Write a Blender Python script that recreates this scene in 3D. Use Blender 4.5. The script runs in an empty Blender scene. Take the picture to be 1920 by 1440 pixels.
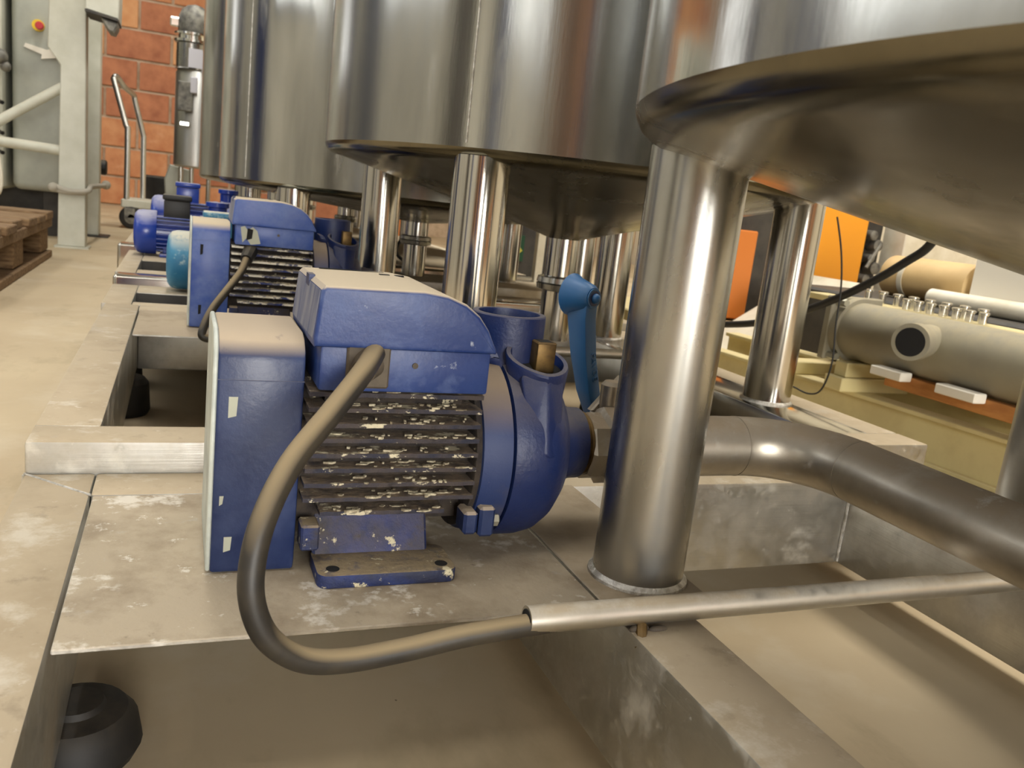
import bpy, bmesh, math, random
from mathutils import Vector, Matrix

C = bpy.context.scene.collection
S = bpy.context.scene
rnd = random.Random(7)
PI = math.pi
FLOOR = -0.60                      # the camera is the origin; metres

# ------------------------------------------------------------------ camera, world, lights, exposure
def setup_camera():
    p, r, y, f = 0.2061, 0.11537, 0.38956, 1575.0
    cy, sy = math.cos(y), math.sin(y)
    F = Vector((sy*math.cos(p), cy*math.cos(p), -math.sin(p)))
    rt = Vector((cy, -sy, 0)); up = rt.cross(F)
    rr = math.cos(r)*rt + math.sin(r)*up
    uu = -math.sin(r)*rt + math.cos(r)*up
    m = Matrix((rr, uu, -F)).transposed().to_4x4()
    cd = bpy.data.cameras.new('camera'); co = bpy.data.objects.new('camera', cd)
    C.objects.link(co); co.matrix_world = m
    cd.sensor_fit = 'HORIZONTAL'; cd.sensor_width = 36; cd.lens = 36*f/1920
    cd.clip_start = 0.02; cd.clip_end = 100
    cd.dof.use_dof = True; cd.dof.focus_distance = 0.92; cd.dof.aperture_fstop = 13
    S.camera = co
setup_camera()

w = bpy.data.worlds.new('world'); S.world = w; w.use_nodes = True
bg = w.node_tree.nodes['Background']
bg.inputs[0].default_value = (0.98, 0.97, 0.92, 1); bg.inputs[1].default_value = 0.25

S.view_settings.view_transform = 'Standard'; S.view_settings.look = 'None'
S.view_settings.gamma = 1; S.view_settings.use_curve_mapping = False
S.view_settings.exposure = -0.26
S.cycles.max_bounces = 7; S.cycles.diffuse_bounces = 4; S.cycles.glossy_bounces = 5
S.cycles.use_denoising = True
S.cycles.sample_clamp_indirect = 6.0
S.cycles.caustics_reflective = False

def area(name, loc, aim, sx, sy, power, col=(1, 0.97, 0.9)):
    l = bpy.data.lights.new(name, 'AREA'); l.shape = 'RECTANGLE'; l.size = sx; l.size_y = sy
    l.energy = power; l.color = col
    o = bpy.data.objects.new(name, l); C.objects.link(o); o.location = loc
    d = Vector(aim) - Vector(loc)
    o.rotation_euler = d.to_track_quat('-Z', 'Y').to_euler()
    return o
# daylight entering through roof lights and left windows; unseen fills added below
area('skylight_daylight', (-0.1, 5.0, 4.85), (-0.1, 5.0, 0), 0.5, 9.0, 235, (1, 0.975, 0.92))
area('skylight_daylight', (-2.8, 4.5, 4.85), (-2.8, 4.5, 0), 0.7, 13.0, 60, (0.97, 0.98, 1.0))
area('skylight_daylight', (3.0, 3.0, 4.85), (3.0, 3.0, 0), 1.2, 9.0, 430, (1, 0.95, 0.85))
area('skylight_daylight', (-0.5, -1.6, 4.85), (-0.5, -1.6, 0), 5.0, 1.2, 60, (1, 0.98, 0.94))
area('window_daylight', (-3.9, 2.6, 2.2), (0.5, 1.6, -0.2), 3.0, 1.8, 45, (0.92, 0.96, 1.0))
area('door_daylight', (0.5, -4.85, 0.6), (0.3, 1.0, -0.35), 2.6, 2.3, 420, (1.0, 0.98, 0.93))  # fill added behind the camera to light the floor under the skid
area('window_daylight', (-3.9, 10.2, 2.2), (-0.5, 13, 1.2), 2.4, 1.8, 70, (1.0, 0.97, 0.92))  # lamp added to brighten the brick wall

# ------------------------------------------------------------------ materials
def N(nt, t, **kw):
    n = nt.nodes.new(t)
    for k, v in kw.items():
        if k.startswith('i_'):
            n.inputs[k[2:].replace('_', ' ')].default_value = v
        else: setattr(n, k, v)
    return n
def rgba(c): return (c[0], c[1], c[2], 1)
def srgb(r, g, b):
    def f(x):
        x /= 255
        return x/12.92 if x <= .04045 else ((x+.055)/1.055)**2.4
    return (f(r), f(g), f(b))
def ramp(nt, fac, p0, p1, c0=(0, 0, 0), c1=(1, 1, 1)):
    n = nt.nodes.new('ShaderNodeValToRGB'); e = n.color_ramp.elements
    e[0].position = p0; e[0].color = rgba(c0); e[1].position = p1; e[1].color = rgba(c1)
    nt.links.new(fac, n.inputs[0]); return n.outputs[0]
def noise(nt, scale, det=4, rough=.6, stretch=None, off=(0, 0, 0)):
    tc = nt.nodes.new('ShaderNodeTexCoord'); mp = nt.nodes.new('ShaderNodeMapping')
    mp.inputs['Scale'].default_value = stretch or (1, 1, 1); mp.inputs['Location'].default_value = off
    nt.links.new(tc.outputs['Object'], mp.inputs[0])
    n = nt.nodes.new('ShaderNodeTexNoise'); n.inputs['Scale'].default_value = scale
    n.inputs['Detail'].default_value = det; n.inputs['Roughness'].default_value = rough
    nt.links.new(mp.outputs[0], n.inputs['Vector']); return n.outputs[0]
def math_(nt, op, a, b):
    n = nt.nodes.new('ShaderNodeMath'); n.operation = op; n.use_clamp = True
    for i, v in enumerate((a, b)):
        if isinstance(v, (int, float)): n.inputs[i].default_value = v
        else: nt.links.new(v, n.inputs[i])
    return n.outputs[0]
def mixc(nt, fac, a, b):
    n = nt.nodes.new('ShaderNodeMix'); n.data_type = 'RGBA'
    for i, v in ((0, fac), (6, a), (7, b)):
        if isinstance(v, (int, float)): n.inputs[i].default_value = v
        elif isinstance(v, tuple): n.inputs[i].default_value = rgba(v)
        else: nt.links.new(v, n.inputs[i])
    return n.outputs[2]

def mat(name, col, rough=.5, metal=0., col2=None, nscale=8, stretch=None, n0=.4, n1=.65, rough2=None,
        dust=0., dustcol=srgb(196, 182, 156), dscale=30, d0=.3, d1=.6, patches=None, bump=0., bscale=60, bstretch=None,
        spec=.5, wave=0., coat=0., post=None, soft=None):
    """base colour + soft variation, stains (patches), dust that settled on upward faces, relief"""
    m = bpy.data.materials.new(name); m.use_nodes = True; nt = m.node_tree
    b = nt.nodes['Principled BSDF']; L = nt.links
    b.inputs['Specular IOR Level'].default_value = spec
    if coat: b.inputs['Coat Weight'].default_value = coat
    cur = tuple(col); rcur = rough; mcur = metal
    nz = noise(nt, nscale, 5, .6, stretch)
    if col2:
        cur = mixc(nt, ramp(nt, nz, n0, n1), cur, tuple(col2))
    if rough2 is not None:
        mr = nt.nodes.new('ShaderNodeMapRange'); mr.inputs[1].default_value = n0; mr.inputs[2].default_value = n1
        mr.inputs[3].default_value = rough; mr.inputs[4].default_value = rough2
        L.new(nz, mr.inputs[0]); rcur = mr.outputs[0]
    for pt in (soft or []):
        f = ramp(nt, noise(nt, pt[1], 4, .55, pt[4], (pt[1]*.17, 2.3, pt[1]*.29)), pt[2], pt[3])
        cur = mixc(nt, math_(nt, 'MULTIPLY', f, pt[5]), cur, tuple(pt[0]))
    def over(fac, c, rr=.85):
        nonlocal cur, rcur, mcur
        cur = mixc(nt, fac, cur, c)
        for k in ('r', 'm'):
            src = rcur if k == 'r' else mcur
            if k == 'm' and metal == 0: continue
            n = nt.nodes.new('ShaderNodeMix'); n.data_type = 'FLOAT'
            L.new(fac, n.inputs[0])
            if isinstance(src, (int, float)): n.inputs[2].default_value = src
            else: L.new(src, n.inputs[2])
            n.inputs[3].default_value = rr if k == 'r' else 0.
            if k == 'r': rcur = n.outputs[0]
            else: mcur = n.outputs[0]
    for pt in (patches or []):
        pc, ps, pa, pb = pt[:4]; st = pt[4] if len(pt) > 4 else None
        amt = pt[5] if len(pt) > 5 else 1.
        f = ramp(nt, noise(nt, ps, 6, .65, st, (ps*.37, 1.3, ps*.11)), pa, pb)
        if amt < 1: f = math_(nt, 'MULTIPLY', f, amt)
        over(f, tuple(pc), .8)
    if dust:
        g = nt.nodes.new('ShaderNodeNewGeometry'); sp = nt.nodes.new('ShaderNodeSeparateXYZ')
        L.new(g.outputs['Normal'], sp.inputs[0])
        up = ramp(nt, sp.outputs[2], .35, .8)
        dn = ramp(nt, noise(nt, dscale, 6, .65), d0, d1)
        f = math_(nt, 'MULTIPLY', math_(nt, 'MULTIPLY', up, dn), dust)
        over(f, tuple(dustcol), .92)
    for pt in (post or []):
        f = ramp(nt, noise(nt, pt[1], 6, .68, pt[4] if len(pt) > 4 else None, (pt[1]*.21, .7, pt[1]*.3)), pt[2], pt[3])
        if len(pt) > 5: f = math_(nt, 'MULTIPLY', f, pt[5])
        over(f, tuple(pt[0]), .75)
    for sk, v in (('Base Color', cur), ('Roughness', rcur), ('Metallic', mcur)):
        if isinstance(v, tuple): b.inputs[sk].default_value = rgba(v)
        elif isinstance(v, (int, float)): b.inputs[sk].default_value = v
        else: L.new(v, b.inputs[sk])
    prev = None
    if wave:
        bn = nt.nodes.new('ShaderNodeBump'); bn.inputs['Strength'].default_value = wave; bn.inputs['Distance'].default_value = .05
        L.new(noise(nt, 3.0, 2, .5, (1, 1, .25), (3, 7, 1)), bn.inputs['Height']); prev = bn.outputs[0]
    if bump:
        bn = nt.nodes.new('ShaderNodeBump'); bn.inputs['Strength'].default_value = bump; bn.inputs['Distance'].default_value = .003
        L.new(noise(nt, bscale, 6, .65, bstretch), bn.inputs['Height'])
        if prev: L.new(prev, bn.inputs['Normal'])
        prev = bn.outputs[0]
    if prev: L.new(prev, b.inputs['Normal'])
    return m
def emit(name, col, st):
    m = bpy.data.materials.new(name); m.use_nodes = True; nt = m.node_tree
    b = nt.nodes['Principled BSDF']; b.inputs['Base Color'].default_value = rgba(col)
    b.inputs['Emission Color'].default_value = rgba(col); b.inputs['Emission Strength'].default_value = st
    return m

DUST = srgb(190, 176, 152)
M = {}
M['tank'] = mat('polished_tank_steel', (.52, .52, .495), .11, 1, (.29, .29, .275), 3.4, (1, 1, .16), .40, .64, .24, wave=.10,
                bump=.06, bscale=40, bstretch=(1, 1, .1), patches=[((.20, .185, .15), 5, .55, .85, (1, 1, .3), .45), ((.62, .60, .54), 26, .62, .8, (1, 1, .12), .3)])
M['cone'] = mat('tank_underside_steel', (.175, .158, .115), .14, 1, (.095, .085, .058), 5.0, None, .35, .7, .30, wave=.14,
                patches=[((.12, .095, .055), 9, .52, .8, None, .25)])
M['leg'] = mat('mottled_leg_steel', (.54, .54, .52), .16, 1, (.34, .34, .33), 7, (1, 1, .4), .32, .72, .36, wave=.06,
               soft=[((.42, .41, .38), 70, .35, .70, None, .5), ((.30, .28, .24), 11, .50, .85, (1, 1, .35), .5)])
M['leg_bright'] = mat('bright_leg_steel', (.60, .585, .55), .11, 1, (.44, .43, .40), 8, (1, 1, .15), .35, .7, .2, wave=.07)
M['weld'] = mat('weld_bead_steel', (.75, .74, .71), .3, 1, (.4, .38, .34), 80, bump=.8, bscale=260)
M['beam'] = mat('brushed_beam_steel', (.62, .61, .57), .30, 1, (.45, .44, .40), 10, None, .35, .7, .42,
                dust=.97, dustcol=srgb(180, 164, 138), dscale=9, d0=.10, d1=.42, bump=.12, bscale=40, bstretch=(.1, .1, 6),
                patches=[((.30, .28, .24), 26, .62, .8, None, .35)],
                post=[(srgb(150, 132, 104), 6, .46, .70, None, .55), (srgb(104, 92, 74), 24, .60, .74, None, .40), (srgb(216, 210, 196), 10, .57, .68, None, .5), (srgb(220, 214, 200), 46, .64, .72, None, .5)])
M['plate'] = mat('dusty_plate_steel', (.62, .61, .57), .35, 1, (.48, .47, .43), 16, dust=.97, dustcol=srgb(166, 150, 126), dscale=20,
                 d0=.1, d1=.36, bump=.2, bscale=50, post=[(srgb(120, 104, 80), 10, .48, .68, None, .6), (srgb(60, 50, 40), 70, .72, .76, None, .6)])
M['plate_dirty'] = mat('footprinted_plate_steel', (.60, .59, .56), .38, 1, (.45, .43, .39), 16, dust=.96, dustcol=srgb(170, 156, 133),
                 dscale=24, d0=.1, d1=.38, bump=.35, bscale=60,
                 post=[(srgb(122, 106, 84), 10, .46, .66, None, .65), (srgb(220, 214, 202), 12, .56, .63, None, .7), (srgb(214, 208, 196), 38, .63, .68, None, .7),
                       (srgb(74, 62, 48), 48, .66, .76, None, .55)])
M['pipe'] = mat('dull_pipe_steel', (.47, .43, .37), .37, 1, (.33, .30, .25), 9, None, .35, .65, .42, dust=.92, dustcol=srgb(132, 116, 94),
                dscale=11, d0=.12, d1=.5, bump=.08, bscale=40, post=[((.50, .48, .44), 16, .60, .72, None, .5)])
M['conduit'] = mat('conduit_steel', (.74, .72, .66), .32, 1, (.60, .57, .50), 16, (1, .5, .5), .35, .7, .42, dust=.85,
                   dustcol=srgb(164, 148, 122), dscale=9, d0=.34, d1=.56)
BLUE = srgb(22, 38, 78)
M['blue'] = mat('chipped_blue_paint', BLUE, .36, 0, srgb(34, 50, 90), 16, None, .4, .7, .5, dust=.96, dustcol=srgb(176, 160, 138), dscale=40,
                d0=.10, d1=.36, bump=.12, bscale=140, patches=[(srgb(74, 86, 122), 18, .50, .80, None, .4), (srgb(205, 200, 180), 38, .745, .765)])
M['blue_box'] = mat('scuffed_blue_box_paint', srgb(28, 50, 104), .42, 0, srgb(38, 60, 114), 18, dust=.98, dustcol=srgb(188, 174, 150), dscale=50,
                    d0=.05, d1=.28, bump=.14, bscale=120,
                    patches=[(srgb(96, 112, 152), 24, .50, .74, None, .6), (srgb(176, 184, 196), 60, .66, .74, None, .7)])
M['blue_body'] = mat('dark_blue_casting_paint', srgb(17, 34, 80), .40, 0, srgb(25, 42, 88), 14, dust=.6, dustcol=srgb(104, 96, 88), dscale=30,
                     d0=.2, d1=.5, bump=.3, bscale=120, patches=[(srgb(70, 68, 78), 12, .54, .8, None, .45), (srgb(196, 188, 150), 55, .75, .77)])
M['lantern'] = mat('dusty_bracket', srgb(34, 52, 98), .55, 0, srgb(78, 76, 86), 9, None, .54, .74, dust=1, dustcol=srgb(132, 116, 98), dscale=20,
                   d0=.0, d1=.2, bump=.2, bscale=100, patches=[(srgb(210, 200, 150), 44, .70, .72)])
M['fin'] = mat('grimy_peeling_fin', srgb(70, 62, 60), .8, 0, srgb(40, 42, 58), 26, dust=.9, dustcol=srgb(138, 120, 98), dscale=60, d0=.25, d1=.6,
               bump=.8, bscale=150, post=[(srgb(206, 196, 168), 40, .585, .615, (.6, 1, 1)), (srgb(24, 21, 20), 50, .56, .70, None, .6)])
M['fin_pale'] = mat('flaking_white_fin', srgb(96, 96, 108), .8, 0, srgb(26, 44, 110), 24, dust=.8, dustcol=srgb(206, 196, 172), dscale=50, d0=.3, d1=.6,
               bump=.8, bscale=150, post=[(srgb(228, 222, 206), 36, .47, .51, (.6, 1, 1)), (srgb(18, 18, 20), 50, .58, .70, None, .8)])
M['flake'] = mat('loose_paint_flakes', srgb(196, 186, 158), .9, 0, srgb(120, 108, 88), 120, None, .4, .6)
M['core'] = mat('grime_caked_motor_body', srgb(40, 35, 34), .9, 0, srgb(62, 53, 44), 40, bump=.8, bscale=120,
                patches=[(srgb(190, 180, 150), 60, .64, .68)])
M['foot'] = mat('worn_blue_foot', srgb(34, 40, 66), .6, 0, srgb(28, 48, 108), 16, dust=.97, dustcol=srgb(142, 126, 98), dscale=60, d0=.2, d1=.5,
                bump=.7, bscale=140, patches=[(srgb(60, 56, 58), 30, .52, .7)], post=[(srgb(206, 196, 164), 50, .60, .64)])
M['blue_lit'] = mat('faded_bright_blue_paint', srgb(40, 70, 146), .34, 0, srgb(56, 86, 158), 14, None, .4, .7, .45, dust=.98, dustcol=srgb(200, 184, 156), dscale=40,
                d0=.05, d1=.28, bump=.1, bscale=120, patches=[(srgb(122, 138, 180), 10, .42, .72, None, .75), (srgb(214, 214, 210), 50, .72, .75)])  # lit copy of the pump blue, light put into the colour
M['lid_side'] = mat('dust_streaked_lid_side', srgb(126, 128, 140), .85, 0, srgb(84, 90, 120), 60, (1, 1, .2), .40, .66)
M['endplate'] = mat('pale_rim_metal', srgb(198, 204, 196), .5, 0, srgb(170, 176, 170), 20)
M['brass'] = mat('dull_brass', srgb(120, 96, 56), .45, .8, srgb(84, 66, 42), 40, dust=.5, dustcol=srgb(120, 100, 70))
M['black'] = mat('black_plastic', srgb(22, 22, 23), .5, 0, dust=.5, dustcol=srgb(140, 130, 110), dscale=20)
M['hole'] = mat('dark_hole', srgb(16, 15, 15), .9)
M['palehole'] = mat('pale_slot', srgb(172, 174, 158), .7)
M['satin'] = mat('satin_steel', (.62, .62, .59), .38, 1, (.5, .5, .48), 6, (1, 1, .3))
M['bolt'] = mat('galvanised_bolt', srgb(176, 174, 158), .4, .6)
M['rubber'] = mat('black_rubber', srgb(20, 19, 19), .62, 0, srgb(32, 30, 28), 12, dust=.25, dustcol=srgb(110, 98, 80), bump=.1)
M['cable'] = mat('dusty_black_cable', srgb(38, 35, 31), .5, 0, srgb(58, 52, 42), 18, dust=1.0, dustcol=srgb(138, 122, 94), dscale=18, d0=.0, d1=.2)
M['cable_thin'] = mat('black_wire', srgb(26, 26, 26), .55)
M['gland'] = mat('dirty_gland', srgb(62, 54, 46), .7, 0, srgb(90, 80, 66), 30)
M['lever'] = mat('blue_plastic_lever', srgb(44, 98, 152), .42, 0, srgb(56, 110, 160), 12, bump=.04, bscale=60)
M['teal'] = mat('flaking_teal_paint', srgb(48, 118, 158), .5, 0, srgb(70, 140, 176), 12, dust=.9, dustcol=srgb(205, 200, 180), dscale=24, d0=.2, d1=.45,
                patches=[(srgb(170, 196, 200), 26, .58, .66, None, .8)])
M['blue_clean'] = mat('glossy_blue_paint', srgb(26, 56, 150), .25, 0, srgb(36, 66, 158), 10, dust=.8, dustcol=srgb(180, 178, 190), dscale=20, d0=.2, d1=.5)
M['concrete'] = mat('dusty_concrete', srgb(200, 182, 150), .75, 0, srgb(184, 164, 132), 2.2, None, .35, .7, .5, bump=.12, bscale=30, spec=.4,
                    patches=[(srgb(214, 202, 178), 3.1, .52, .75, None, .6), (srgb(140, 126, 96), 4.5, .54, .74, (1, .5, 1), .55), (srgb(70, 62, 50), 55, .735, .76, None, .8)])
M['joint'] = mat('slab_joint', srgb(120, 108, 84), .95)
M['brick'] = mat('clay_block', srgb(206, 148, 104), .8, 0, srgb(184, 118, 78), 5, None, .35, .7, bump=.3, bscale=40,
                 patches=[(srgb(214, 166, 132), 6, .56, .8, None, .7), (srgb(130, 72, 50), 4, .6, .8, None, .5)])
M['brick2'] = mat('dark_clay_block', srgb(190, 126, 90), .8, 0, srgb(158, 98, 70), 5, None, .35, .7, bump=.3, bscale=40)
M['brick3'] = mat('pale_clay_block', srgb(218, 164, 116), .8, 0, srgb(204, 144, 96), 5, None, .35, .7, bump=.3, bscale=40)
M['mortar'] = mat('mortar', srgb(205, 182, 156), .9, 0, srgb(180, 156, 130), 8)
M['wall'] = mat('cream_wall', srgb(214, 206, 184), .85, 0, srgb(200, 190, 166), 1.2)
M['wallgrey'] = mat('grey_plaster_wall', srgb(186, 184, 174), .85, 0, srgb(160, 158, 148), 1.2)
M['wallbrick'] = mat('orange_block_wall', srgb(204, 158, 124), .85, 0, srgb(176, 124, 92), 2.2)
M['ceiling'] = mat('galvanised_roof_sheet', srgb(176, 176, 170), .7, 0, srgb(156, 156, 150), 1.5)
M['greycab'] = mat('grey_green_enamel', srgb(168, 170, 158), .45, 0, srgb(150, 152, 142), 3)
M['cream'] = mat('off_white_enamel', srgb(206, 206, 192), .45, 0, srgb(192, 192, 176), 5, dust=.4)
M['yellowcream'] = mat('cream_yellow_enamel', srgb(218, 204, 150), .5, 0, srgb(206, 190, 138), 8, dust=.6, dustcol=srgb(206, 190, 150),
                  patches=[(srgb(150, 100, 50), 16, .70, .78, None, .6)])
M['wood'] = mat('pallet_wood', srgb(150, 122, 88), .85, 0, srgb(104, 78, 52), 12, (1, 6, 6), bump=.5, bscale=60, bstretch=(1, 8, 8))
M['board'] = mat('orange_brown_board', srgb(196, 136, 74), .7, 0, srgb(172, 112, 58), 8, (4, 1, 4))
M['whiteboard'] = mat('white_foam', srgb(236, 230, 216), .8)
M['whitepaint'] = mat('white_paint', srgb(226, 220, 202), .5, 0, srgb(206, 196, 172), 6)
M['tan'] = mat('tan_coating', srgb(206, 176, 124), .6, 0, srgb(186, 154, 104), 4)
M['grey'] = mat('matt_grey_shell_paint', srgb(150, 144, 124), .55, 0, srgb(140, 134, 118), 6, dust=.5, dustcol=srgb(186, 172, 140), patches=[(srgb(110, 116, 122), 7, .62, .8, None, .4)])
M['orange'] = mat('orange_machine_enamel', srgb(240, 160, 40), .4)
M['orange2'] = mat('deep_orange_enamel', srgb(206, 120, 50), .45)
M['darkgrey'] = mat('dark_grey_machine', srgb(66, 62, 56), .6, 0, srgb(48, 45, 42), 9)
M['midgrey'] = mat('grey_cast_metal', srgb(140, 138, 128), .5, .3, srgb(90, 88, 84), 18)
M['chrome'] = mat('bright_nipple', (.85, .84, .8), .15, 1)
M['green'] = mat('flag_green', srgb(20, 70, 44), .5)
M['yellow'] = mat('signal_yellow', srgb(232, 196, 40), .5)
M['flagyellow'] = mat('flag_yellow', srgb(196, 190, 70), .5)
M['flagblue'] = mat('flag_blue', srgb(40, 70, 80), .5)
M['red'] = mat('red_button', srgb(200, 50, 56), .35)
M['rope'] = mat('grey_rope', srgb(176, 170, 156), .9)
M['label'] = mat('white_label', srgb(226, 226, 236), .6)
M['ink'] = mat('label_ink', srgb(60, 66, 84), .6)
M['sky_panel'] = emit('translucent_roof_light', (1, .97, .9), 2.2)
M['window_panel'] = emit('bright_window_pane', (.93, .97, 1), 1.6)

# ------------------------------------------------------------------ mesh helpers
class MB:
    def __init__(s): s.bm = bmesh.new()
    def box(s, x0, x1, y0, y1, z0, z1, bev=0., seg=1):
        r = bmesh.ops.create_cube(s.bm, size=1.0)
        vs = r['verts']
        for v in vs:
            v.co = Vector((x0+(v.co.x+.5)*(x1-x0), y0+(v.co.y+.5)*(y1-y0), z0+(v.co.z+.5)*(z1-z0)))
        if bev:
            es = {e for v in vs for e in v.link_edges}
            bmesh.ops.bevel(s.bm, geom=list(es), offset=bev, segments=seg, affect='EDGES', profile=.5)
        return s
    def prism(s, poly, axis, a, b, bev=0., seg=1):
        """poly: 2-D outline; axis 'X' -> (y,z), 'Y' -> (x,z), 'Z' -> (x,y)"""
        def P(u, v, t):
            return {'X': (t, u, v), 'Y': (u, t, v), 'Z': (u, v, t)}[axis]
        A = [s.bm.verts.new(P(u, v, a)) for u, v in poly]
        B = [s.bm.verts.new(P(u, v, b)) for u, v in poly]
        n = len(poly); fs = [s.bm.faces.new(A), s.bm.faces.new(B[::-1])]
        for i in range(n):
            fs.append(s.bm.faces.new((A[i], B[i], B[(i+1) % n], A[(i+1) % n])))
        bmesh.ops.recalc_face_normals(s.bm, faces=fs)
        if bev:
            es = set(fs[0].edges) | set(fs[1].edges)
            bmesh.ops.bevel(s.bm, geom=list(es), offset=bev, segments=seg, affect='EDGES', profile=.5)
        return s
    def lathe(s, prof, o, axis='Z', seg=32):
        """prof: (radius, height) pairs round an axis through o"""
        rings = []
        for r, h in prof:
            ring = []
            for i in range(seg):
                a = 2*PI*i/seg; c, d = r*math.cos(a), r*math.sin(a)
                p = {'Z': (c, d, h), 'X': (h, c, d), 'Y': (d, h, c)}[axis]
                ring.append(s.bm.verts.new((o[0]+p[0], o[1]+p[1], o[2]+p[2])))
            rings.append(ring)
        for A, B in zip(rings, rings[1:]):
            for i in range(seg):
                j = (i+1) % seg
                s.bm.faces.new((A[i], A[j], B[j], B[i]))
        for R, fl in ((rings[0], True), (rings[-1], False)):
            s.bm.faces.new(R[::-1] if fl else R)
        return s
    def tube(s, pts, r, seg=12, res=0, r2=None, caps=True):
        P = [Vector(p) for p in pts]
        if res:
            Q = []
            for i in range(len(P)-1):
                p0, p1, p2, p3 = P[max(i-1, 0)], P[i], P[i+1], P[min(i+2, len(P)-1)]
                for k in range(res):
                    t = k/res
                    Q.append(.5*((2*p1)+(p2-p0)*t+(2*p0-5*p1+4*p2-p3)*t*t+(3*p1-p0-3*p2+p3)*t**3))
            Q.append(P[-1]); P = Q
        n = len(P); up = None; rings = []
        for i, p in enumerate(P):
            d = (P[min(i+1, n-1)]-P[max(i-1, 0)]).normalized()
            if up is None:
                up = Vector((0, 0, 1)) if abs(d.z) < .9 else Vector((1, 0, 0))
            sd = d.cross(up).normalized(); up = sd.cross(d).normalized()
            rad = r if r2 is None else r+(r2-r)*i/(n-1)
            rings.append([s.bm.verts.new(p+rad*(math.cos(2*PI*k/seg)*sd+math.sin(2*PI*k/seg)*up)) for k in range(seg)])
        for A, B in zip(rings, rings[1:]):
            for k in range(seg):
                j = (k+1) % seg
                s.bm.faces.new((A[k], A[j], B[j], B[k]))
        if caps:
            s.bm.faces.new(rings[0][::-1]); s.bm.faces.new(rings[-1])
        return s
    def ball(s, c, r, sc=(1, 1, 1), u=16, v=10):
        q = bmesh.ops.create_uvsphere(s.bm, u_segments=u, v_segments=v, radius=r)
        for x in q['verts']:
            x.co = Vector((c[0]+x.co.x*sc[0], c[1]+x.co.y*sc[1], c[2]+x.co.z*sc[2]))
        return s
    def move(s, m):
        bmesh.ops.transform(s.bm, matrix=m, verts=s.bm.verts); return s

def obj(name, mb, m, parent=None, smooth=32):
    bm = mb.bm
    bmesh.ops.recalc_face_normals(bm, faces=bm.faces)
    me = bpy.data.meshes.new(name)
    top = parent is None
    if top and len(bm.verts):
        xs = [v.co for v in bm.verts]
        L = Vector(((min(v.x for v in xs)+max(v.x for v in xs))/2, (min(v.y for v in xs)+max(v.y for v in xs))/2, min(v.z for v in xs)))
        bmesh.ops.translate(bm, verts=bm.verts, vec=-L)
    bm.to_mesh(me); bm.free()
    if smooth:
        me.polygons.foreach_set('use_smooth', [True]*len(me.polygons))
        me.set_sharp_from_angle(angle=math.radians(smooth))
    me.materials.append(M[m] if isinstance(m, str) else m)
    o = bpy.data.objects.new(name, me); C.objects.link(o)
    if top: o.location = L
    else: par(o, parent)
    return o
WL = {}
def par(o, p):
    o.parent = p
    if p.type == 'EMPTY' or p.parent is None:
        o.matrix_parent_inverse = Matrix.Translation(-Vector(p.location))
def tag(o, label=None, cat=None, group=None, kind=None):
    if label: o['label'] = label
    if cat: o['category'] = cat
    if group: o['group'] = group
    if kind: o['kind'] = kind
    return o
def thing(name, label, cat, loc, group=None):
    o = bpy.data.objects.new(name, None); C.objects.link(o); o.location = loc; o.empty_display_size = .05
    return tag(o, label, cat, group)
def copy_thing(root, d):
    c = root.copy(); C.objects.link(c); c.location = Vector(root.location)+Vector(d)
    def rec(src, dst):
        for ch in list(src.children):
            k = ch.copy(); C.objects.link(k); k.parent = dst; rec(ch, k)
    rec(root, c); return c

# ------------------------------------------------------------------ the hall
XL, XR, YF, YB, ZC = -4.0, 6.0, -5.0, 13.14, 5.0
fl = obj('floor', MB().box(XL, XR, YF, YB, FLOOR-.12, FLOOR-.008), 'joint', smooth=0); tag(fl, kind='structure')
xs = [XL, -3.2, 1.9, XR]; ys = [YF, -3.0, 4.62, 10.2, YB]
for i in range(3):
    for j in range(4):
        obj('slab', MB().box(xs[i]+.004, xs[i+1]-.004, ys[j]+.004, ys[j+1]-.004, FLOOR-.01, FLOOR, .003), 'concrete', fl, smooth=0)
tag(obj('ceiling', MB().box(XL, XR, YF, YB, ZC, ZC+.1), 'ceiling', smooth=0), kind='structure')
tag(obj('wall_left', MB().box(XL-.15, XL, YF, YB, FLOOR, ZC), 'wallgrey', smooth=0), kind='structure')
tag(obj('wall_right', MB().box(XR, XR+.15, YF, YB, FLOOR, ZC), 'wall', smooth=0), kind='structure')
tag(obj('wall_front', MB().box(XL, XR, YF-.15, YF, FLOOR, ZC), 'wallbrick', smooth=0), kind='structure')
wb = obj('wall_back', MB().box(XL, XR, YB-.012, YB+.15, FLOOR, ZC), 'mortar', smooth=0); tag(wb, kind='structure')
# clay blocks, running bond, three shades
bw, bh, jt = .82, .39, .035
bmesh_brick = None
for r in range(14):
    for c in range(-4, 4):
        x0 = -.18 + c*bw + (0 if r % 2 else bw/2); z0 = FLOOR+.01 + r*bh
        if x0 < XL+.1: continue
        if bmesh_brick is None:
            o = obj('brick', MB().box(jt/2, bw-jt/2, -.03, 0, jt/2, bh-jt/2, .006), 'brick', wb, smooth=0)
            bmesh_brick = o.data
        else:
            o = bpy.data.objects.new('brick', bmesh_brick); C.objects.link(o); par(o, wb)
        o.location = (x0, YB-.012-rnd.uniform(0, .008), z0)
        o.material_slots[0].link = 'OBJECT'
        o.material_slots[0].material = M[rnd.choice(['brick', 'brick', 'brick2', 'brick3'])] if r > 1 else M[rnd.choice(['brick2', 'brick2', 'brick'])]
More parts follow.
